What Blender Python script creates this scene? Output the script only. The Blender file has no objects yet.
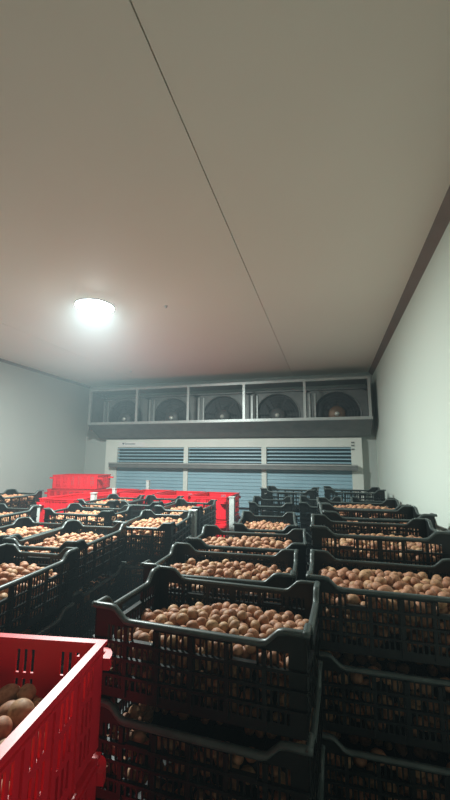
import bpy, bmesh, math, random
import numpy as np
from mathutils import Matrix, Vector

random.seed(7)
rng = np.random.default_rng(11)
scn = bpy.context.scene
COL = scn.collection
CAM_Z = 1.69            # camera height above the floor
H = 1.24                # ceiling above the camera
CEIL = CAM_Z + H

# ------------------------------------------------------------------ camera
F_PX = 371.0
v1 = Vector((104.6, -61.0, F_PX)).normalized()        # room depth axis seen by the camera
v2 = Vector((-1357.0, -50.0, F_PX)).normalized()
ax = -v2
ax = (ax - v1 * ax.dot(v1)).normalized()
az = Vector((ax.y * v1.z - ax.z * v1.y, ax.z * v1.x - ax.x * v1.z, ax.x * v1.y - ax.y * v1.x))
if az.y < 0:
    az = -az
cam_d = bpy.data.cameras.new('camera')
cam = bpy.data.objects.new('camera', cam_d)
COL.objects.link(cam)
right = Vector((ax.x, v1.x, az.x)); up = Vector((ax.y, v1.y, az.y)); fwd = Vector((ax.z, v1.z, az.z))
m = Matrix.Identity(4)
for i in range(3):
    m[i][0] = right[i]; m[i][1] = up[i]; m[i][2] = -fwd[i]
m[2][3] = CAM_Z
cam.matrix_world = m
cam_d.sensor_fit = 'VERTICAL'
cam_d.sensor_height = 36.0
cam_d.lens = F_PX / 800.0 * 36.0
cam_d.clip_start = 0.02
scn.camera = cam

# ------------------------------------------------------------------ world and exposure
w = bpy.data.worlds.new('world'); scn.world = w
w.use_nodes = True
w.node_tree.nodes['Background'].inputs[0].default_value = (0.02, 0.022, 0.025, 1)
w.node_tree.nodes['Background'].inputs[1].default_value = 0.2
vs = w.node_tree.nodes.new('ShaderNodeVolumeScatter')      # thin cold mist in the store
vs.inputs['Density'].default_value = 0.016; vs.inputs['Anisotropy'].default_value = 0.3
vs.inputs['Color'].default_value = (0.72, 0.92, 1.0, 1)
w.node_tree.links.new(vs.outputs[0], w.node_tree.nodes['World Output'].inputs['Volume'])
scn.view_settings.view_transform = 'Standard'
scn.view_settings.look = 'None'
scn.view_settings.gamma = 1.0
scn.view_settings.use_curve_mapping = False
scn.view_settings.exposure = 0.0
LAMP_STRENGTH = 930.0
LAMP_COLOR = (0.88, 1.0, 0.96)

# ------------------------------------------------------------------ materials
def mat(name, color, rough=0.5, metal=0.0, spec=0.5, noise=None, nscale=8.0, bump=0.0, bscale=60.0, obj_random=0.0):
    ma = bpy.data.materials.new(name); ma.use_nodes = True
    nt = ma.node_tree; b = nt.nodes['Principled BSDF']
    b.inputs['Roughness'].default_value = rough
    b.inputs['Metallic'].default_value = metal
    b.inputs['Specular IOR Level'].default_value = spec
    b.inputs['Base Color'].default_value = (*color, 1)
    tc = nt.nodes.new('ShaderNodeTexCoord')
    if noise:
        n = nt.nodes.new('ShaderNodeTexNoise'); n.inputs['Scale'].default_value = nscale
        n.inputs['Detail'].default_value = 6.0
        nt.links.new(tc.outputs['Object'], n.inputs['Vector'])
        r = nt.nodes.new('ShaderNodeValToRGB')
        r.color_ramp.elements[0].position = 0.3; r.color_ramp.elements[0].color = (*color, 1)
        r.color_ramp.elements[1].position = 0.75; r.color_ramp.elements[1].color = (*noise, 1)
        nt.links.new(n.outputs['Fac'], r.inputs['Fac'])
        nt.links.new(r.outputs['Color'], b.inputs['Base Color'])
    if bump > 0:
        n2 = nt.nodes.new('ShaderNodeTexNoise'); n2.inputs['Scale'].default_value = bscale
        nt.links.new(tc.outputs['Object'], n2.inputs['Vector'])
        bp = nt.nodes.new('ShaderNodeBump'); bp.inputs['Strength'].default_value = bump
        bp.inputs['Distance'].default_value = 0.005
        nt.links.new(n2.outputs['Fac'], bp.inputs['Height'])
        nt.links.new(bp.outputs['Normal'], b.inputs['Normal'])
    return ma

M = {}
M['ceiling'] = mat('ceiling_paint', (0.86, 0.78, 0.69), 0.6, noise=(0.89, 0.82, 0.73), nscale=1.2, bump=0.03, bscale=90)
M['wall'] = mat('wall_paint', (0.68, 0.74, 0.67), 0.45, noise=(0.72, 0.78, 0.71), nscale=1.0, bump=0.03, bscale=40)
M['grey_wall'] = mat('grey_wall_tone', (0.42, 0.45, 0.425), 0.5, noise=(0.46, 0.49, 0.465), nscale=1.0, bump=0.03, bscale=40)  # left and back walls, darker and greyer than the other two
M['joint'] = mat('joint_seal', (0.10, 0.09, 0.08), 0.7)
M['cove'] = mat('cove_trim', (0.20, 0.16, 0.14), 0.6, noise=(0.24, 0.20, 0.18), nscale=6)
M['floor'] = mat('floor_concrete', (0.13, 0.12, 0.11), 0.7, noise=(0.18, 0.17, 0.16), nscale=3, bump=0.2, bscale=30)
M['black'] = mat('black_plastic', (0.006, 0.007, 0.007), 0.32, spec=0.25, noise=(0.010, 0.012, 0.012), nscale=14)
M['lit_rim'] = mat('lit_rim_plastic', (0.040, 0.050, 0.048), 0.40, spec=0.35, noise=(0.065, 0.080, 0.076), nscale=22)  # same plastic made paler on the rims, lamp light put into the colour
M['slat_shade'] = mat('slat_shade_backing', (0.020, 0.055, 0.075), 0.5, noise=(0.03, 0.075, 0.10), nscale=30)  # tray shadow on the upper slats, put into a dark backing colour
M['red'] = mat('red_plastic', (0.72, 0.011, 0.026), 0.38, spec=0.45, noise=(0.78, 0.016, 0.032), nscale=10)
M['alu'] = mat('aluminium', (0.34, 0.36, 0.35), 0.42, metal=0.5, noise=(0.42, 0.43, 0.42), nscale=20)
M['steel'] = mat('galvanised_sheet', (0.14, 0.145, 0.145), 0.5, metal=0.3, noise=(0.19, 0.195, 0.19), nscale=9)
M['fan'] = mat('fan_dark', (0.022, 0.025, 0.028), 0.55)
M['brass'] = mat('motor_brown', (0.16, 0.09, 0.05), 0.5, metal=0.3)
M['motor'] = mat('motor_dark', (0.06, 0.06, 0.06), 0.5)
M['chrome'] = mat('hub_cap', (0.8, 0.78, 0.72), 0.3, metal=0.5)
M['slat'] = mat('blue_slat', (0.26, 0.42, 0.50), 0.45, noise=(0.30, 0.47, 0.55), nscale=5)
M['cream'] = mat('cream_frame', (0.66, 0.68, 0.62), 0.5, noise=(0.72, 0.73, 0.68), nscale=6)
M['label'] = mat('label_white', (0.72, 0.72, 0.70), 0.5)
M['ink'] = mat('label_ink', (0.10, 0.12, 0.16), 0.6)
M['post'] = mat('galvanised_post', (0.50, 0.54, 0.52), 0.5, metal=0.2, noise=(0.60, 0.63, 0.60), nscale=25)
M['wood'] = mat('pallet_wood', (0.30, 0.20, 0.12), 0.8, noise=(0.38, 0.27, 0.17), nscale=12, bump=0.2)
M['bolt'] = mat('bolt_zinc', (0.6, 0.6, 0.6), 0.3, metal=0.8)

def potato_material():
    ma = bpy.data.materials.new('potato_skin'); ma.use_nodes = True
    nt = ma.node_tree; b = nt.nodes['Principled BSDF']
    b.inputs['Roughness'].default_value = 0.62
    b.inputs['Specular IOR Level'].default_value = 0.3
    geo = nt.nodes.new('ShaderNodeNewGeometry'); oi = nt.nodes.new('ShaderNodeObjectInfo')
    add = nt.nodes.new('ShaderNodeMath'); add.operation = 'ADD'
    nt.links.new(geo.outputs['Random Per Island'], add.inputs[0]); nt.links.new(oi.outputs['Random'], add.inputs[1])
    fr = nt.nodes.new('ShaderNodeMath'); fr.operation = 'FRACT'; nt.links.new(add.outputs[0], fr.inputs[0])
    rp = nt.nodes.new('ShaderNodeValToRGB'); cr = rp.color_ramp
    cr.elements[0].position = 0.0; cr.elements[0].color = (0.31, 0.135, 0.073, 1)
    cr.elements[1].position = 1.0; cr.elements[1].color = (0.44, 0.25, 0.13, 1)
    e = cr.elements.new(0.35); e.color = (0.42, 0.195, 0.112, 1)
    e = cr.elements.new(0.7); e.color = (0.37, 0.19, 0.105, 1)
    nt.links.new(fr.outputs[0], rp.inputs['Fac'])
    n = nt.nodes.new('ShaderNodeTexNoise'); n.inputs['Scale'].default_value = 70; n.inputs['Detail'].default_value = 4
    nt.links.new(geo.outputs['Position'], n.inputs['Vector'])
    r2 = nt.nodes.new('ShaderNodeValToRGB')
    r2.color_ramp.elements[0].position = 0.30; r2.color_ramp.elements[0].color = (0.55, 0.50, 0.46, 1)
    r2.color_ramp.elements[1].position = 0.55; r2.color_ramp.elements[1].color = (1, 1, 1, 1)
    nt.links.new(n.outputs['Fac'], r2.inputs['Fac'])
    mx = nt.nodes.new('ShaderNodeMix'); mx.data_type = 'RGBA'; mx.blend_type = 'MULTIPLY'
    mx.inputs[0].default_value = 1.0
    nt.links.new(rp.outputs['Color'], mx.inputs[6]); nt.links.new(r2.outputs['Color'], mx.inputs[7])
    nt.links.new(mx.outputs[2], b.inputs['Base Color'])
    bp = nt.nodes.new('ShaderNodeBump'); bp.inputs['Strength'].default_value = 0.25; bp.inputs['Distance'].default_value = 0.002
    nt.links.new(n.outputs['Fac'], bp.inputs['Height']); nt.links.new(bp.outputs['Normal'], b.inputs['Normal'])
    return ma
M['potato'] = potato_material()

def emission(name, color, strength):
    ma = bpy.data.materials.new(name); ma.use_nodes = True
    b = ma.node_tree.nodes['Principled BSDF']
    b.inputs['Base Color'].default_value = (*color, 1)
    b.inputs['Emission Color'].default_value = (*color, 1)
    b.inputs['Emission Strength'].default_value = strength
    return ma
M['glow'] = emission('lamp_diffuser', LAMP_COLOR, LAMP_STRENGTH)

# ------------------------------------------------------------------ mesh helpers
class MB:
    def __init__(self):
        self.v = []; self.f = []; self.smooth = False
    def quadbox(self, p):            # eight corners: bottom ring then top ring
        k = len(self.v); self.v += [tuple(q) for q in p]
        for a in ((3, 2, 1, 0), (4, 5, 6, 7), (0, 1, 5, 4), (1, 2, 6, 5), (2, 3, 7, 6), (3, 0, 4, 7)):
            self.f.append(tuple(k + i for i in a))
        return self
    def box(self, x0, x1, y0, y1, z0, z1, T=None):
        p = [(x0, y0, z0), (x1, y0, z0), (x1, y1, z0), (x0, y1, z0), (x0, y0, z1), (x1, y0, z1), (x1, y1, z1), (x0, y1, z1)]
        if T: p = [T(*q) for q in p]
        return self.quadbox(p)
    def lathe(self, prof, seg=32, T=None):   # prof: (radius, height) list around z
        k = len(self.v); n = len(prof)
        for s in range(seg):
            a = 2 * math.pi * s / seg
            for r, h in prof:
                q = (r * math.cos(a), r * math.sin(a), h)
                self.v.append(T(*q) if T else q)
        for s in range(seg):
            t = (s + 1) % seg
            for i in range(n - 1):
                self.f.append((k + s * n + i, k + t * n + i, k + t * n + i + 1, k + s * n + i + 1))
        return self
    def prism(self, pts, z0, z1, T=None):    # convex outline extruded
        k = len(self.v); n = len(pts)
        for z in (z0, z1):
            for x, y in pts:
                self.v.append(T(x, y, z) if T else (x, y, z))
        self.f.append(tuple(k + n - 1 - i for i in range(n)))
        self.f.append(tuple(k + n + i for i in range(n)))
        for i in range(n):
            j = (i + 1) % n
            self.f.append((k + i, k + j, k + n + j, k + n + i))
        return self
    def mesh(self, name, material):
        me = bpy.data.meshes.new(name)
        me.from_pydata(self.v, [], self.f)
        bm = bmesh.new(); bm.from_mesh(me)
        bmesh.ops.recalc_face_normals(bm, faces=bm.faces)
        bm.to_mesh(me); bm.free()
        me.materials.append(material)
        if self.smooth:
            me.polygons.foreach_set('use_smooth', [True] * len(me.polygons))
        return me
    def build(self, name, material, parent=None, loc=None):
        return link(name, self.mesh(name, material), parent, loc)

def link(name, data, parent=None, loc=None):
    o = bpy.data.objects.new(name, data); COL.objects.link(o)
    if parent: o.parent = parent
    if loc: o.location = loc
    return o
def tag(o, label=None, cat=None, group=None, kind=None):
    if label: o['label'] = label
    if cat: o['category'] = cat
    if group: o['group'] = group
    if kind: o['kind'] = kind
    return o
def empty(name, loc, rz=0.0):
    o = bpy.data.objects.new(name, None); COL.objects.link(o)
    o.location = loc; o.rotation_euler = (0, 0, rz); o.empty_display_size = 0.1
    return o
def copy_tree(o, parent=None):
    c = o.copy(); COL.objects.link(c); c.parent = parent
    for ch in [x for x in bpy.data.objects if x.parent == o]:
        copy_tree(ch, c)
    return c

# ------------------------------------------------------------------ room shell
XL, XR = -3.96, 0.622
YB, YF = 5.45, -1.9
SEAM = -0.388 * H
T_ = 0.1
def struct(name, mb, material):
    return tag(mb.build(name, material), kind='structure')
struct('floor', MB().box(XL - T_, XR + T_, YF - T_, YB + T_, -0.1, 0), M['floor'])
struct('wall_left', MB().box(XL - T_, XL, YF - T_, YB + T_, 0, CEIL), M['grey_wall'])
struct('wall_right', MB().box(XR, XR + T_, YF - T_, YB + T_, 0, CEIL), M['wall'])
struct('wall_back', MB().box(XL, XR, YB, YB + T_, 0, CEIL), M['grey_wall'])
struct('wall_front', MB().box(XL, XR, YF - T_, YF, 0, CEIL), M['wall'])
ceil = struct('ceiling', MB().box(XL - T_, XR + T_, YF - T_, YB + T_, CEIL + 0.02, CEIL + 0.12), M['joint'])
g = 0.0026
for x0, x1 in ((XL - T_, SEAM - 2.4 - g), (SEAM - 2.4 + 0.0004, SEAM - g), (SEAM + g, XR + T_)):
    MB().box(x0, x1, YF - T_, YB + T_, CEIL, CEIL + 0.02).build('ceiling_panel', M['ceiling'], ceil)
def cove(name, x, s, sign):
    mb = MB()
    mb.prism([(0, 0), (-sign * s, 0), (-sign * s * 0.93, -0.004), (0, -s)], YF, YB, T=lambda a, b, c: (x + a, c, CEIL + b))
    return struct(name, mb, M['cove'])
cove('trim_1', XR, 0.052, 1)
cove('trim_2', XL, 0.03, -1)

# ------------------------------------------------------------------ ceiling lamp and bolts
lamp_xy = (-1.807, 2.485)
lamp = empty('ceiling_lamp', (lamp_xy[0], lamp_xy[1], CEIL))
tag(lamp, 'round white ceiling lamp glowing cool white', 'lamp')
MB().lathe([(0.0, 0.0), (0.158, 0.0), (0.158, -0.007), (0.154, -0.011), (0.148, -0.011), (0.148, -0.003), (0.0, -0.003)], 40).build('lamp_ring', M['label'], lamp)
d = MB(); d.smooth = True
d.lathe([(0.147, -0.006), (0.140, -0.011), (0.09, -0.016), (0.045, -0.018), (0.0, -0.019)], 40)
d.build('lamp_diffuser', M['glow'], lamp)
for bx_, by_, lab in ((-2.67, 4.58, 'small zinc bolt in the ceiling above the fan unit'), (-1.242, 2.632, 'small zinc bolt in the ceiling beside the lamp')):
    o = MB().lathe([(0.0, 0), (0.016, 0), (0.016, -0.004), (0.008, -0.005), (0.007, -0.016), (0.0, -0.017)], 12).build('ceiling_bolt', M['bolt'], None, (bx_, by_, CEIL))
    tag(o, lab, 'bolt')

# ------------------------------------------------------------------ fan cooler on the back wall
Z = lambda z: CAM_Z + z
UX0, UX1, UY = -3.611, 0.538, 4.98
UZ0, UZ1 = Z(0.543), Z(1.086)
FY = 5.36
unit = empty('fan_cooler', (0.5 * (UX0 + UX1), YB, UZ0))
tag(unit, 'long grey metal wall cooler with five dark fans behind an open frame', 'cooler')
uo = unit.location
def upart(name, mb, material, parent=None):
    mb.v = [(a - uo.x, b - uo.y, c - uo.z) for a, b, c in mb.v]
    return mb.build(name, material, parent or unit)
upart('top_rail', MB().box(UX0, UX1, UY, UY + 0.03, UZ1 - 0.035, UZ1), M['alu'])
upart('bottom_rail', MB().box(UX0 - 0.01, UX1 + 0.01, UY, UY + 0.03, UZ0 - 0.015, UZ0 + 0.02), M['alu'])
bay = (UX1 - UX0) / 5.0
for i in range(6):
    x = UX0 + bay * i
    x0 = x if i == 0 else (x - 0.035 if i == 5 else x - 0.0175)
    upart('frame_post', MB().box(x0, x0 + 0.035, UY + 0.002, UY + 0.032, UZ0 + 0.02, UZ1 - 0.035), M['alu'])
# side cheeks, roof sheet, fan plate
for x0 in (UX0, UX1 - 0.006):
    upart('side_sheet', MB().box(x0, x0 + 0.006, UY + 0.032, YB - 0.002, UZ0 - 0.1, UZ1 - 0.005), M['steel'])
for x0 in (UX0, UX1 - 0.03):
    upart('top_arm', MB().box(x0, x0 + 0.03, UY + 0.03, YB - 0.002, UZ1 - 0.03, UZ1 - 0.001), M['alu'])
upart('coil_box', MB().box(UX0 + 0.01, UX1 - 0.01, FY + 0.06, YB - 0.002, UZ0 - 0.2, UZ1 - 0.10), M['fan'])
upart('roof_sheet', MB().box(UX0 + 0.03, UX1 - 0.03, UY + 0.03, YB - 0.002, UZ1 - 0.012, UZ1 - 0.006), M['steel'])
upart('box_lip', MB().box(UX0 + 0.006, UX1 - 0.006, FY - 0.05, FY + 0.06, UZ1 - 0.10, UZ1 - 0.08), M['steel'])
# sloping tray below the frame
tr = MB()
p = [(UX0, UY, UZ0 - 0.015), (UX1, UY, UZ0 - 0.015), (UX1, UY + 0.36, Z(0.333)), (UX0, UY + 0.36, Z(0.333))]
tr.quadbox([(a, b, c - 0.006) for a, b, c in p] + p)
upart('drip_tray', tr, M['steel'])
for x0 in (UX0, UX1 - 0.006):
    t2 = MB(); t2.prism([(UY, UZ0 - 0.02), (UY + 0.36, Z(0.333)), (YB - 0.002, Z(0.333)), (YB - 0.002, UZ0 - 0.02)], x0, x0 + 0.006, T=lambda a, b, c: (c, a, b))
    upart('tray_end', t2, M['steel'])
# fan plates with round holes, shrouds, blades, hubs
FR = 0.312
fz = Z(0.648)
def plate_with_hole(x0, x1, z0, z1, cx, cz, r, y, th, seg=48):
    mb = MB(); k = 0
    for yy in (y, y + th):
        for s in range(seg):
            a = 2 * math.pi * s / seg
            mb.v.append((cx + r * math.cos(a), yy, cz + r * math.sin(a)))
        for s in range(seg):
            a = 2 * math.pi * s / seg
            c_, s_ = math.cos(a), math.sin(a)
            tx = ((x1 - cx) if c_ > 0 else (cx - x0)) / max(abs(c_), 1e-6)
            tz = ((z1 - cz) if s_ > 0 else (cz - z0)) / max(abs(s_), 1e-6)
            t = min(tx, tz)
            mb.v.append((cx + t * c_, yy, cz + t * s_))
    n = seg
    for s in range(seg):
        t = (s + 1) % seg
        mb.f.append((s, t, n + t, n + s)); mb.f.append((2 * n + s, 3 * n + s, 3 * n + t, 2 * n + t))
        mb.f.append((s, 2 * n + s, 2 * n + t, t)); mb.f.append((n + s, n + t, 3 * n + t, 3 * n + s))
    return mb
for i in range(5):
    cx = UX0 + bay * (i + 0.5)
    upart('fan_plate', plate_with_hole(UX0 + bay * i + 0.008, UX0 + bay * (i + 1) - 0.008, Z(0.333), UZ1 - 0.10, cx, fz, FR, FY, 0.012), M['steel'])
    T = lambda a, b, c, cx=cx: (cx + a, FY - c, fz + b)
    sh = MB(); sh.smooth = True
    sh.lathe([(FR - 0.002, -0.06), (FR - 0.002, 0.0), (FR + 0.012, 0.018), (FR + 0.016, 0.014), (FR + 0.004, 0.0), (FR + 0.002, -0.06)], 48, T)
    fan = upart('fan', sh, M['steel'])
    hub = MB(); hub.smooth = True
    hub.lathe([(0.0, -0.05), (0.115, -0.05), (0.115, 0.0), (0.10, 0.02), (0.0, 0.022)], 28, T)
    upart('motor', hub, M['brass'] if i == 4 else M['motor'], fan)
    cap = MB(); cap.smooth = True
    cap.lathe([(0.032, 0.021), (0.030, 0.034), (0.0, 0.038)], 16, T)
    upart('hub_cap', cap, M['chrome'], fan)
    for b_ in range(6):
        a0 = 2 * math.pi * b_ / 6 + 0.2 * i
        bl = MB(); pts = []
        for (rr, da, dz) in ((0.11, -0.40, -0.045), (FR - 0.015, -0.42, -0.048), (FR - 0.012, 0.40, -0.012), (0.11, 0.38, -0.012)):
            pts.append((rr * math.cos(a0 + da), rr * math.sin(a0 + da), dz))
        bl.quadbox([T(a, b, c - 0.003) for a, b, c in pts] + [T(a, b, c) for a, b, c in pts])
        upart('blade', bl, M['fan'], fan)
    for rr in (0.15, 0.19, 0.23, 0.27):
        gd = MB(); gd.lathe([(rr - 0.002, 0.002), (rr, 0.005), (rr + 0.002, 0.002), (rr, -0.001), (rr - 0.002, 0.002)], 36, T)
        upart('guard_ring', gd, M['motor'], fan)
# bright uprights between the fans
for i in range(5):
    x = UX0 + bay * i + 0.035
    for dx in (0.0, 0.075):
        upart('bracket', MB().box(x + dx, x + dx + 0.022, FY - 0.03, FY - 0.001, UZ0 - 0.05, UZ1 - 0.14), M['alu'])

# ------------------------------------------------------------------ blue slatted screen below the cooler
scr = empty('slatted_screen', (-1.45, YB - 0.03, 0.0))
tag(scr, 'pale blue slatted wall screen in a cream frame below the fan cooler', 'screen')
so = scr.location
def spart(name, mb, material, parent=None):
    mb.v = [(a - so.x, b - so.y, c - so.z) for a, b, c in mb.v]
    return mb.build(name, material, parent or scr)
SY = YB - 0.12
SX0, SX1 = -3.49, 0.425
zt, zb = Z(0.314), Z(-1.0)
spart('frame_top', MB().box(SX0, SX1, SY, YB - 0.003, Z(0.19), zt), M['cream'])
spart('frame_side', MB().box(SX0, SX0 + 0.21, SY, YB - 0.003, zb, Z(0.19)), M['cream'])
spart('frame_side', MB().box(SX1 - 0.14, SX1, SY, YB - 0.003, zb, Z(0.19)), M['cream'])
mull = (-2.10, -0.905)
for x in mull:
    spart('mullion', MB().box(x - 0.035, x + 0.035, SY - 0.005, YB - 0.02, zb, Z(0.19)), M['cream'])
spans = [(SX0 + 0.21, mull[0] - 0.035), (mull[0] + 0.035, mull[1] - 0.035), (mull[1] + 0.035, SX1 - 0.14)]
for x0, x1 in spans:
    z = Z(0.182)
    while z > Z(-0.62):
        up_ = z > Z(-0.05)                     # upper row: narrow slats before a backing darkened as tray shade
        hh = 0.018 if up_ else 0.047
        sl = MB()
        pp = [(SY + 0.025, z), (SY + (0.045 if up_ else 0.075), z - 0.002), (SY + 0.03, z - hh), (SY + 0.022, z - hh + 0.002)]
        sl.prism(pp, x0, x1, T=lambda a, b, c: (c, a, b))
        spart('slat', sl, M['slat'])
        z -= 0.05
    spart('shade_backing', MB().box(x0, x1, YB - 0.045, YB - 0.01, Z(-0.09), Z(0.185)), M['slat_shade'])
    spart('backing_sheet', MB().box(x0, x1, YB - 0.035, YB - 0.01, zb, Z(-0.091)), M['slat'])
rl = spart('shelf_rail', MB().box(SX0 + 0.13, SX1 - 0.07, SY - 0.10, SY - 0.007, Z(-0.122), Z(-0.052)), M['steel'])
spart('rail_lip', MB().box(SX0 + 0.13, SX1 - 0.07, SY - 0.112, SY - 0.10, Z(-0.066), Z(-0.046)), M['alu'], rl)
lb = spart('name_plate', MB().box(-3.25, -2.80, SY - 0.006, SY - 0.001, Z(0.20), Z(0.272)), M['label'])
mk = MB()
T = lambda a, b, c: (a, SY - 0.0075 + c, b)
mk.prism([(-3.195, Z(0.262)), (-3.155, Z(0.262)), (-3.175, Z(0.228))], 0, 0.0012, T)
xx = -3.145
for k_ in range(9):
    wdt = (0.017, 0.012, 0.016, 0.013, 0.019, 0.012, 0.015, 0.013, 0.016)[k_]
    hgt = (0.028, 0.018, 0.018, 0.018, 0.018, 0.018, 0.018, 0.018, 0.018)[k_]
    mk.box(xx, xx + 0.005, Z(0.234), Z(0.234) + hgt, 0, 0.0012, T)
    mk.box(xx, xx + wdt, Z(0.234) + hgt - 0.005, Z(0.234) + hgt, 0, 0.0012, T)
    mk.box(xx + wdt - 0.005, xx + wdt, Z(0.234), Z(0.234) + hgt * 0.8, 0, 0.0012, T)
    xx += wdt + 0.006
spart('wordmark', mk, M['ink'], lb)
for zz in (0.20, 0.24, 0.15):
    spart('hook', MB().box(SX1 - 0.135, SX1 - 0.095, SY - 0.012, SY - 0.001, Z(zz), Z(zz) + 0.018), M['steel'])

# ------------------------------------------------------------------ crates
PITCH = 0.2402
CH = 0.24
def black_crate():
    root = empty('black_crate', (0, 0, 0))
    t = 0.0045
    z0, lo, hi = 0.016, 0.203, 0.236
    def top(u, L):
        e = L / 2 - abs(u)
        a, b = (0.055, 0.105) if L > 0.5 else (0.045, 0.09)
        s = min(1, max(0, (e - a) / (b - a))); s = s * s * (3 - 2 * s)
        return hi - (hi - lo) * s
    sides = []
    for name, L, off in (('side_panel', 0.580, 0.190), ('end_panel', 0.380, 0.290)):
        long_ = L > 0.5
        T = (lambda u, wv, v: (u, off - wv, v)) if long_ else (lambda u, wv, v: (off - wv, u, v))
        mb = MB()
        c = 0.042
        # corner plates and bottom band
        for s in (-1, 1):
            ua, ub = sorted((s * L / 2, s * (L / 2 - c)))
            mb.box(ua, ub, 0, t, z0, 0.186, T)
        mb.box(-L / 2 + c, L / 2 - c, 0, t, z0, 0.034, T)
        # top band following the dipping rim
        n = 48 if long_ else 36
        us = [-L / 2 + L * i / n for i in range(n + 1)]
        for i in range(n):
            ua, ub = us[i], us[i + 1]; um = 0.5 * (ua + ub)
            bot = 0.186
            if long_ and 0.105 < abs(um) < 0.175: bot = 0.190
            if not long_ and abs(um) < 0.062: bot = 0.190
            ta, tb = top(ua, L), top(ub, L)
            p = [T(ua, 0, bot), T(ub, 0, bot), T(ub, t, bot), T(ua, t, bot), T(ua, 0, ta), T(ub, 0, tb), T(ub, t, tb), T(ua, t, ta)]
            mb.quadbox(p)
        # slotted zone
        pitch = 0.0165; u = -L / 2 + c + 0.009
        while u < L / 2 - c - 0.003:
            zt_ = 0.187
            if long_ and 0.108 < abs(u) < 0.172: zt_ = 0.150
            if not long_ and abs(u) < 0.06: zt_ = 0.150
            mb.box(u - 0.0028, u + 0.0028, 0.0005, t - 0.0005, 0.034, zt_, T)
            u += pitch
        # outside ribs
        for zr, hr in ((0.062, 0.007), (0.104, 0.007), (0.143, 0.008)):
            mb.box(-L / 2, L / 2, -0.007, t, zr, zr + hr, T)
        for uu in ((-0.19, -0.095, 0.0, 0.095, 0.19) if long_ else (-0.07, 0.07)):
            mb.box(uu - 0.006, uu + 0.006, -0.005, t, z0, 0.188, T)
        if long_:
            for uu in (-0.14, 0.14):
                mb.box(uu - 0.032, uu + 0.032, -0.010, t, 0.152, 0.157, T)
        else:
            mb.box(-0.065, 0.065, -0.008, t + 0.004, 0.152, 0.158, T)
        me = mb.mesh(name, M['black'])
        a = link(name, me, root); b = link(name, me, root); b.rotation_euler = (0, 0, math.pi)
    rim = MB()
    for L, off, sw in ((0.580, 0.190, 0), (0.380, 0.290, 1)):
        for sg in (-1, 1):
            n = 40
            us = [-L / 2 - 0.010 + (L + 0.020) * i / n for i in range(n + 1)]
            prof = ((-0.0070, -0.004), (-0.0075, 0.001), (-0.0045, 0.0045), (0.003, 0.005), (0.009, 0.002), (0.0105, -0.003), (0.0100, -0.008))
            k0 = len(rim.v); m_ = len(prof)
            for uu in us:
                h0 = top(uu, L) if abs(uu) < L / 2 else hi
                for ww, dz in prof:
                    rim.v.append((uu, sg * (off + ww), h0 + dz) if sw == 0 else (sg * (off + ww), uu, h0 + dz))
            for i in range(n):
                for j in range(m_):
                    j2 = (j + 1) % m_
                    rim.f.append((k0 + i * m_ + j, k0 + (i + 1) * m_ + j, k0 + (i + 1) * m_ + j2, k0 + i * m_ + j2))
            rim.f.append(tuple(k0 + j for j in range(m_))); rim.f.append(tuple(k0 + n * m_ + j for j in range(m_)))
    rim.smooth = True
    rim.build('rim', M['lit_rim'], root)
    bs = MB()
    bs.box(-0.272, 0.272, -0.172, 0.172, 0.0, 0.005)
    for s in (-1, 1):
        bs.box(-0.288, 0.288, s * 0.180 - 0.008, s * 0.180 + 0.008, 0.010, 0.018)
        bs.box(s * 0.280 - 0.008, s * 0.280 + 0.008, -0.172, 0.172, 0.010, 0.018)
        bs.box(-0.274, 0.274, s * 0.172 - 0.003, s * 0.172 + 0.003, 0.0, 0.012)
        bs.box(s * 0.272 - 0.003, s * 0.272 + 0.003, -0.172, 0.172, 0.0, 0.012)
    for k in range(9):
        x = -0.24 + 0.06 * k
        bs.box(x - 0.003, x + 0.003, -0.17, 0.17, 0.005, 0.010)
    bs.build('base', M['black'], root)
    return root

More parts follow.
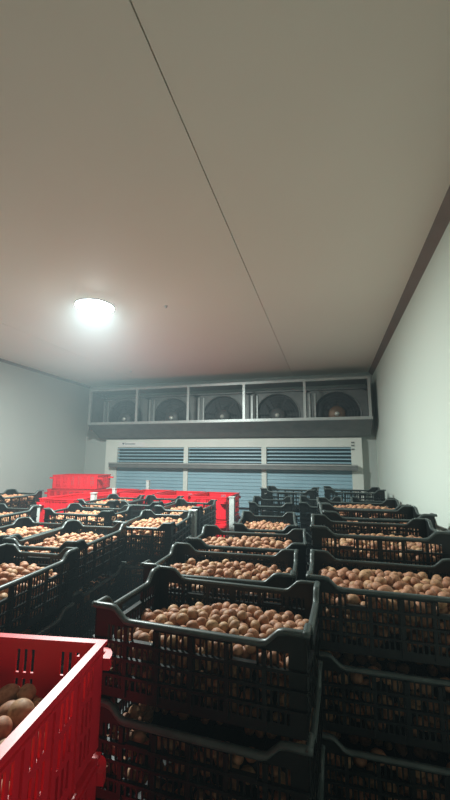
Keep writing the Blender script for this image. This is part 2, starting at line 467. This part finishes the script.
def red_crate():
    root = empty('red_crate', (0, 0, 0))
    t = 0.005; z0, hi = 0.014, 0.236
    for name, L, off in (('side_panel', 0.594, 0.197), ('end_panel', 0.394, 0.297)):
        long_ = L > 0.5
        T = (lambda u, wv, v: (u, off - wv, v)) if long_ else (lambda u, wv, v: (off - wv, u, v))
        mb = MB()
        # slot list (u centre); rows of slots leave solid webs between
        slots = []
        groups = (-0.225, -0.135, -0.045, 0.045, 0.135, 0.225) if long_ else (-0.115, 0.0, 0.115)
        for gcen in groups:
            for k in (-1, 0, 1): slots.append(gcen + 0.019 * k)
        def row(za, zb_, sl, hw=0.0048):
            u = -L / 2
            for sc in sl:
                mb.box(u, sc - hw, 0, t, za, zb_, T); u = sc + hw
            mb.box(u, L / 2, 0, t, za, zb_, T)
        mb.box(-L / 2, L / 2, 0, t, z0, 0.035, T)
        row(0.035, 0.085, slots)
        mb.box(-L / 2, L / 2, 0, t, 0.085, 0.097, T)
        row(0.097, 0.147, slots)
        mb.box(-L / 2, L / 2, 0, t, 0.147, 0.160, T)
        row(0.160, 0.212, slots if long_ else slots[0:6])
        mb.box(-L / 2, L / 2, 0, t, 0.212, hi - 0.002, T)
        for uu in ((-0.18, -0.09, 0.0, 0.09, 0.18) if long_ else (-0.06, 0.06)):
            mb.box(uu - 0.004, uu + 0.004, -0.005, 0.0, z0, 0.214, T)
        mb.box(-L / 2, L / 2, -0.005, 0.0, 0.214, 0.219, T)
        me = mb.mesh(name, M['red'])
        link(name, me, root); b = link(name, me, root); b.rotation_euler = (0, 0, math.pi)
    rim = MB()
    rim.box(-0.303, 0.303, 0.183, 0.203, hi - 0.005, hi + 0.004); rim.box(-0.303, 0.303, -0.203, -0.183, hi - 0.005, hi + 0.004)
    rim.box(-0.303, -0.283, -0.183, 0.183, hi - 0.005, hi + 0.004); rim.box(0.283, 0.303, -0.183, 0.183, hi - 0.005, hi + 0.004)
    rim.build('rim', M['red'], root)
    tab = MB(); pts = [(-0.05, 0.0)]
    for k in range(11):
        a = math.pi * k / 10
        pts.append((-0.042 * math.cos(a), 0.055 * math.sin(a)))
    pts.append((0.05, 0.0))
    tab.prism(pts[1:-1], -0.008, 0.018, T=lambda a, b, c: (0.296 + b, a, 0.184 + c))
    me = tab.mesh('lifting_tab', M['red'])
    for s in (-1, 1):
        for r_ in (0, math.pi):
            o = link('lifting_tab', me, root, None)
            o.rotation_euler = (0, 0, r_); o.location = (0, s * 0.172, 0)
    bs = MB(); bs.box(-0.276, 0.276, -0.176, 0.176, 0.0, 0.005)
    for s in (-1, 1):
        bs.box(-0.288, 0.288, s * 0.180 - 0.008, s * 0.180 + 0.008, 0.005, 0.016)
        bs.box(s * 0.280 - 0.008, s * 0.280 + 0.008, -0.172, 0.172, 0.005, 0.016)
    for k in range(9):
        x = -0.24 + 0.06 * k
        bs.box(x - 0.003, x + 0.003, -0.17, 0.17, 0.005, 0.010)
    bs.build('base', M['red'], root)
    return root

ORD = ['topmost', 'second from top', 'third from top', 'fourth from top', 'fifth from top', 'sixth from top']
black_proto = black_crate(); red_proto = red_crate()
used = {'b': False, 'r': False}
def crate(kind, x, y, zbase, rot, label, group):
    proto = black_proto if kind == 'b' else red_proto
    if not used[kind]:
        used[kind] = True; o = proto
    else:
        o = copy_tree(proto)
    o.location = (x, y, zbase); o.rotation_euler = (0, 0, math.radians(rot))
    tag(o, label, 'crate', group)
    return o

# key: kind, centre x, y, turn, top height relative to camera, description of the stack, fill, lower levels with potatoes
STACKS = {
 'c1': ('b', -0.352, 1.168, -2, -0.397, 'first stack of the middle row', 'C', 2),
 'c2': ('b', -0.445, 1.620, 2.5, -0.405, 'second stack along the middle row', 'A', 1),
 'c3': ('b', -0.430, 2.060, 4.5, -0.388, 'third stack along the middle row', 'B', 0),
 'c4': ('b', -0.430, 2.640, 97, -0.385, 'end-on stack in the middle row', 'A', 0),
 'r1': ('b', 0.205, 1.590, 0.5, -0.390, 'first stack along the right wall', 'L', 2),
 'r2': ('b', 0.195, 2.035, 2, -0.295, 'second stack along the right wall', 'E', 1),
 'r3': ('b', 0.235, 2.490, 5, -0.282, 'third stack along the right wall', 'E', 0),
 'r4': ('b', 0.200, 2.960, 4, -0.285, 'fourth stack along the right wall', 'B', 0),
 'l0': ('b', -1.330, 1.270, 94, -0.410, 'first stack across the aisle', 'D', 1),
 'l1': ('b', -1.415, 1.885, 96, -0.392, 'second stack across the aisle', 'A', 1),
 'l2': ('b', -1.875, 1.960, 95, -0.405, 'stack left of the second aisle stack', 'B', 0),
 'm1': ('b', -1.225, 2.560, 98, -0.400, 'stack facing down the aisle', 'B', 1),
 'm2': ('b', -1.255, 3.270, 93, -0.380, 'stack between the two pale posts', 'A', 1),
 'm3': ('b', -1.682, 3.440, 90, -0.372, 'stack of empties before the red crates', None, 0),
 'n1': ('b', -1.990, 2.850, 3, -0.400, 'stack in front of the red crates', 'A', 0),
 'n2': ('b', -2.110, 3.400, 90, -0.372, 'stack wedged against the red crates', 'B', 0),
 'w1': ('b', -3.015, 2.945, 91, -0.312, 'stack nearest the left wall', 'B', 0),
 'w0': ('b', -2.570, 2.400, 93, -0.385, 'stack by the leftmost pale post', 'A', 0),
 'e1': ('b', -0.560, 3.720, 96, -0.370, 'empty stack before the blue screen', None, 0),
 'e2': ('b', -0.080, 3.560, 94, -0.340, 'empty stack beside the fourth wall stack', None, 0),
 'e3': ('b', 0.385, 3.560, 92, -0.335, 'empty stack in the corner by the right wall', None, 0),
 'b1': ('b', -0.440, 4.350, -5, -0.300, 'empty stack under the blue screen', None, 0),
 'b2': ('b', 0.230, 4.350, 3, -0.285, 'empty stack in the right back corner', None, 0),
 's1': ('r', -1.260, 4.175, 90, -0.385, 'stack by the post at the blue screen', None, 0),
 's2': ('r', -1.692, 4.180, 90, -0.385, 'second stack along the red row', None, 0),
 's5': ('r', -2.124, 4.180, 90, -0.380, 'third stack along the red row', None, 0),
 's4': ('r', -2.605, 4.180, 90, -0.380, 'fourth stack along the red row', None, 0),
 's3': ('r', -2.585, 3.455, 90, -0.385, 'stack standing before the red row', None, 0),
 's6': ('r', -3.20, 4.290, 3, -0.380, 'stack nearest the left back corner', None, 0),
 'red': ('r', -0.690, 0.543, 99, -0.434, 'red stack beside the middle row', 'R', 0),
}
def pallet(x, y, rot, h, label, lw=(0.6, 0.4)):
    o = empty('pallet', (x, y, 0), math.radians(rot)); tag(o, label, 'pallet', 'wooden pallets under the stacks')
    L, W = lw
    for k in range(5):
        yy = -W / 2 + 0.03 + (W - 0.06) * k / 4
        MB().box(-L / 2, L / 2, yy - 0.03, yy + 0.03, h - 0.02, h).build('deck_board', M['wood'], o)
    for k in range(3):
        xx = -L / 2 + 0.04 + (L - 0.08) * k / 2
        MB().box(xx - 0.04, xx + 0.04, -W / 2, W / 2, 0.0, h - 0.02).build('runner', M['wood'], o)
crate_tops = {}
for key, (kind, x, y, rot, top, desc, fill, lower) in STACKS.items():
    word = 'black slatted' if kind == 'b' else 'red slatted'
    topz = Z(top)
    n = 5
    while topz - CH - (n - 1) * PITCH < 0.06: n -= 1
    for lv in range(n):
        zb_ = topz - CH - lv * PITCH
        state = ''
        if lv == 0: state = ' holding potatoes' if fill else ' standing empty'
        crate(kind, x, y, zb_, rot, f'{word} crate{state}, {ORD[lv]} of the {desc}'.replace('of the empty stack', 'of the stack'),
              'black crates stacked in the cold room' if kind == 'b' else 'red crates stacked in the cold room')
        crate_tops[(key, lv)] = (x, y, zb_, rot)
    pallet(x, y, rot, topz - CH - (n - 1) * PITCH, f'low wooden pallet beneath the {desc}')
# one shallow red crate on the red row
zt_ = Z(-0.380)
o = crate('r', -3.14, 4.30, zt_ + 0.0005, 10, 'red plastic crate alone on top of the red row near the left wall', 'red crates stacked in the cold room')
o.scale = (1, 1, 0.75)
# ------------------------------------------------------------------ pale posts between the stacks
def post(x, y, ztop, s, label, rot=0.0):
    o = empty('stack_post', (x, y, 0), math.radians(rot)); tag(o, label, 'post')
    zt = Z(ztop)
    MB().box(-s / 2, s / 2, -s / 2, s / 2, 0.006, zt).build('tube', M['post'], o)
    MB().box(-s * 0.62, s * 0.62, -s * 0.62, s * 0.62, zt, zt + 0.008).build('cap', M['post'], o)
    MB().box(-s * 0.65, s * 0.65, -s * 0.65, s * 0.65, 0, 0.006).build('foot_plate', M['post'], o)
post(-1.075, 2.915, -0.405, 0.05, 'pale galvanised post at the stack facing down the aisle')
post(-0.975, 3.790, -0.375, 0.05, 'pale galvanised post at the right end of the red row')
post(-2.470, 2.765, -0.405, 0.05, 'pale galvanised post beside the left wall stacks')
post(-2.335, 3.400, -0.345, 0.045, 'pale galvanised post between red and black crates')
post(-2.366, 3.830, -0.33, 0.035, 'pale galvanised post in the middle of the red row')
post(-2.330, 4.580, -0.28, 0.04, 'thin grey post behind the red row')

# ------------------------------------------------------------------ potatoes
def ico(sub):
    bm = bmesh.new(); bmesh.ops.create_icosphere(bm, subdivisions=sub, radius=1.0)
    v = np.array([p.co[:] for p in bm.verts]); f = np.array([[q.index for q in fc.verts] for fc in bm.faces]); bm.free()
    return v, f
ICO3, ICO2 = ico(3), ico(2)
def lumpy(v, seed):
    r = np.random.default_rng(seed)
    out = v.copy(); amp = np.ones(len(v))
    for k in range(5):
        d_ = r.normal(size=3); d_ /= np.linalg.norm(d_)
        amp += 0.035 * np.sin(r.uniform(1.2, 2.6) * (v @ d_) + r.uniform(0, 6.28))
    for k in range(3):
        d_ = r.normal(size=3); d_ /= np.linalg.norm(d_)
        amp -= 0.06 * np.exp(-((1 - v @ d_) / 0.03))
    out = v * amp[:, None]
    sc = np.array([r.uniform(1.02, 1.34), r.uniform(0.94, 1.02), r.uniform(0.88, 0.96)])
    return out * sc
NV = 8
VAR3 = [lumpy(ICO3[0], 50 + k) for k in range(NV)]
VAR2 = [lumpy(ICO2[0], 50 + k) for k in range(NV)]
POT_MESH = []
for k in range(NV):
    me = bpy.data.meshes.new('potato'); me.from_pydata(VAR3[k].tolist(), [], ICO3[1].tolist())
    me.materials.append(M['potato']); me.polygons.foreach_set('use_smooth', [True] * len(me.polygons)); POT_MESH.append(me)

def pack(seed, rlo, rhi, level, dome, cx=0.0, cy=0.0, L=0.556, W=0.356):
    r_ = np.random.default_rng(seed)
    P = np.zeros((2200, 4)); n = 0; K = 36; fails = 0
    while n < 2200 and fails < 60:
        r = rlo + (rhi - rlo) * r_.random() ** 1.3
        x = r_.uniform(-L / 2 + r, L / 2 - r, K); y = r_.uniform(-W / 2 + r, W / 2 - r, K)
        z = np.full(K, 0.012 + r)
        if n:
            q = P[:n]
            dd = (x[:, None] - q[None, :, 0]) ** 2 + (y[:, None] - q[None, :, 1]) ** 2
            ss = (q[None, :, 3] + r) ** 2 * 0.93
            h = np.where(dd < ss, q[None, :, 2] + np.sqrt(np.maximum(ss - dd, 0)), 0)
            z = np.maximum(z, h.max(1))
        lim = level - dome * (((x - cx) / 0.28) ** 2 + ((y - cy) / 0.18) ** 2)
        cost = z - lim
        i = int(np.argmin(cost))
        if cost[i] > 0:
            fails += 1; continue
        P[n] = (x[i], y[i], z[i], r); n += 1
    P = P[:n]
    cover = np.zeros(n)
    for i in range(n):
        dd = np.hypot(P[:, 0] - P[i, 0], P[:, 1] - P[i, 1])
        cover[i] = ((P[:, 2] > P[i, 2] + 0.6 * P[i, 3]) & (dd < 1.15 * P[i, 3])).sum()
    wall = np.minimum(L / 2 - np.abs(P[:, 0]), W / 2 - np.abs(P[:, 1])) < 2.1 * P[:, 3]
    return P, cover, wall
PACKS = {
 'A': pack(1, 0.0140, 0.0195, 0.183, 0.018, 0.03, -0.03),
 'C': pack(6, 0.0135, 0.0190, 0.186, 0.034, 0.08, -0.05),
 'E': pack(7, 0.0150, 0.0210, 0.158, 0.012, 0.08, -0.03),
 'B': pack(2, 0.0155, 0.0215, 0.195, 0.018),
 'D': pack(5, 0.0155, 0.0215, 0.172, 0.022, 0.05, 0.02),
 'L': pack(3, 0.0160, 0.0235, 0.190, 0.012, 0.0, -0.02),
 'R': pack(4, 0.0200, 0.0270, 0.165, 0.010),
}
cand = []     # (screen size, position, radius, variant, euler, key)
bulk = []
for key, (kind, x, y, rot, top, desc, fill, lower) in STACKS.items():
    if not fill: continue
    P, cover, wall = PACKS[fill]
    flip = hash(key) % 2 if False else (sum(map(ord, key)) % 2)
    for lv in range(lower + 1):
        cx_, cy_, zb_, rt = crate_tops[(key, lv)]
        a = math.radians(rt + (180 if flip and key not in ('c1', 'r1') else 0)); ca, sa = math.cos(a), math.sin(a)
        for i in range(len(P)):
            px, py, pz, pr = P[i]
            exposed = cover[i] == 0
            if lv > 0 and not wall[i]: continue
            if not (cover[i] <= 2 or wall[i]): continue
            wx, wy, wz = cx_ + ca * px - sa * py, cy_ + sa * px + ca * py, zb_ + pz
            if lv > 0:                      # packed crates below show only their outer layer
                wz = min(wz, zb_ + 0.20)
            rel = Vector((wx, wy, wz - CAM_Z)); dep = rel.dot(fwd)
            if dep < 0.1: continue
            sx = 225 + F_PX * rel.dot(right) / dep; sy = 400 - F_PX * rel.dot(up) / dep
            inview = -12 < sx < 462 and sy < 812
            k = (i * 7 + lv) % NV; eu = rng.uniform(0, 6.28, 3)
            eu[1] = rng.uniform(-0.5, 0.5); eu[0] = rng.uniform(-0.5, 0.5)
            rec = (pr / dep, (wx, wy, wz), pr, k, eu, key, dep, exposed)
            if lv == 0 and exposed and inview: cand.append(rec)
            else: bulk.append(rec)
cand.sort(key=lambda r: -r[0])
single, rest = cand[:300], cand[300:] + bulk
POT_DESC = {
 'c1': 'small round tan potato heaped in the first crate of the middle row',
 'c2': 'small round tan potato in the second crate of the middle row',
 'r1': 'large tan potato heaped in the first crate along the right wall',
 'red': 'brown oval potato lying inside the red crate',
 'l0': 'tan potato in the first crate across the aisle',
 'l1': 'tan potato in the second crate across the aisle',
 'r2': 'tan potato in the second crate along the right wall',
}
for _, pos, r, k, eu, key, dep, ex in single:
    o = link('potato', POT_MESH[k]); o.location = pos; o.rotation_euler = tuple(eu); o.scale = (r, r, r)
    tag(o, POT_DESC.get(key, 'tan potato in the ' + STACKS[key][5]), 'potato', 'potatoes in ' + {'red': 'the red crate'}.get(key, 'the ' + STACKS[key][5]))
# the rest as one object
Vs, Fs, off = [], [], 0
from mathutils import Euler
for s_, pos, r, k, eu, key, dep, ex in rest:
    v, f = (VAR3[k], ICO3[1]) if (ex and dep < 2.2) else (VAR2[k], ICO2[1])
    R_ = np.array(Euler(eu).to_matrix())
    Vs.append((v * r) @ R_.T + np.array(pos)); Fs.append(f + off); off += len(v)
V = np.concatenate(Vs); Fa = np.concatenate(Fs)
me = bpy.data.meshes.new('potatoes')
me.vertices.add(len(V)); me.vertices.foreach_set('co', V.astype(np.float32).ravel())
me.loops.add(len(Fa) * 3); me.loops.foreach_set('vertex_index', Fa.astype(np.int32).ravel())
me.polygons.add(len(Fa)); me.polygons.foreach_set('loop_start', np.arange(0, len(Fa) * 3, 3, dtype=np.int32))
me.polygons.foreach_set('use_smooth', np.ones(len(Fa), dtype=bool))
me.update(calc_edges=True); me.validate(); me.materials.append(M['potato'])
o = link('potatoes', me)
tag(o, 'tan potatoes filling the black crates farther back and below', 'potatoes', kind='stuff')
print('potatoes', len(single), len(rest), 'tris', len(Fa))
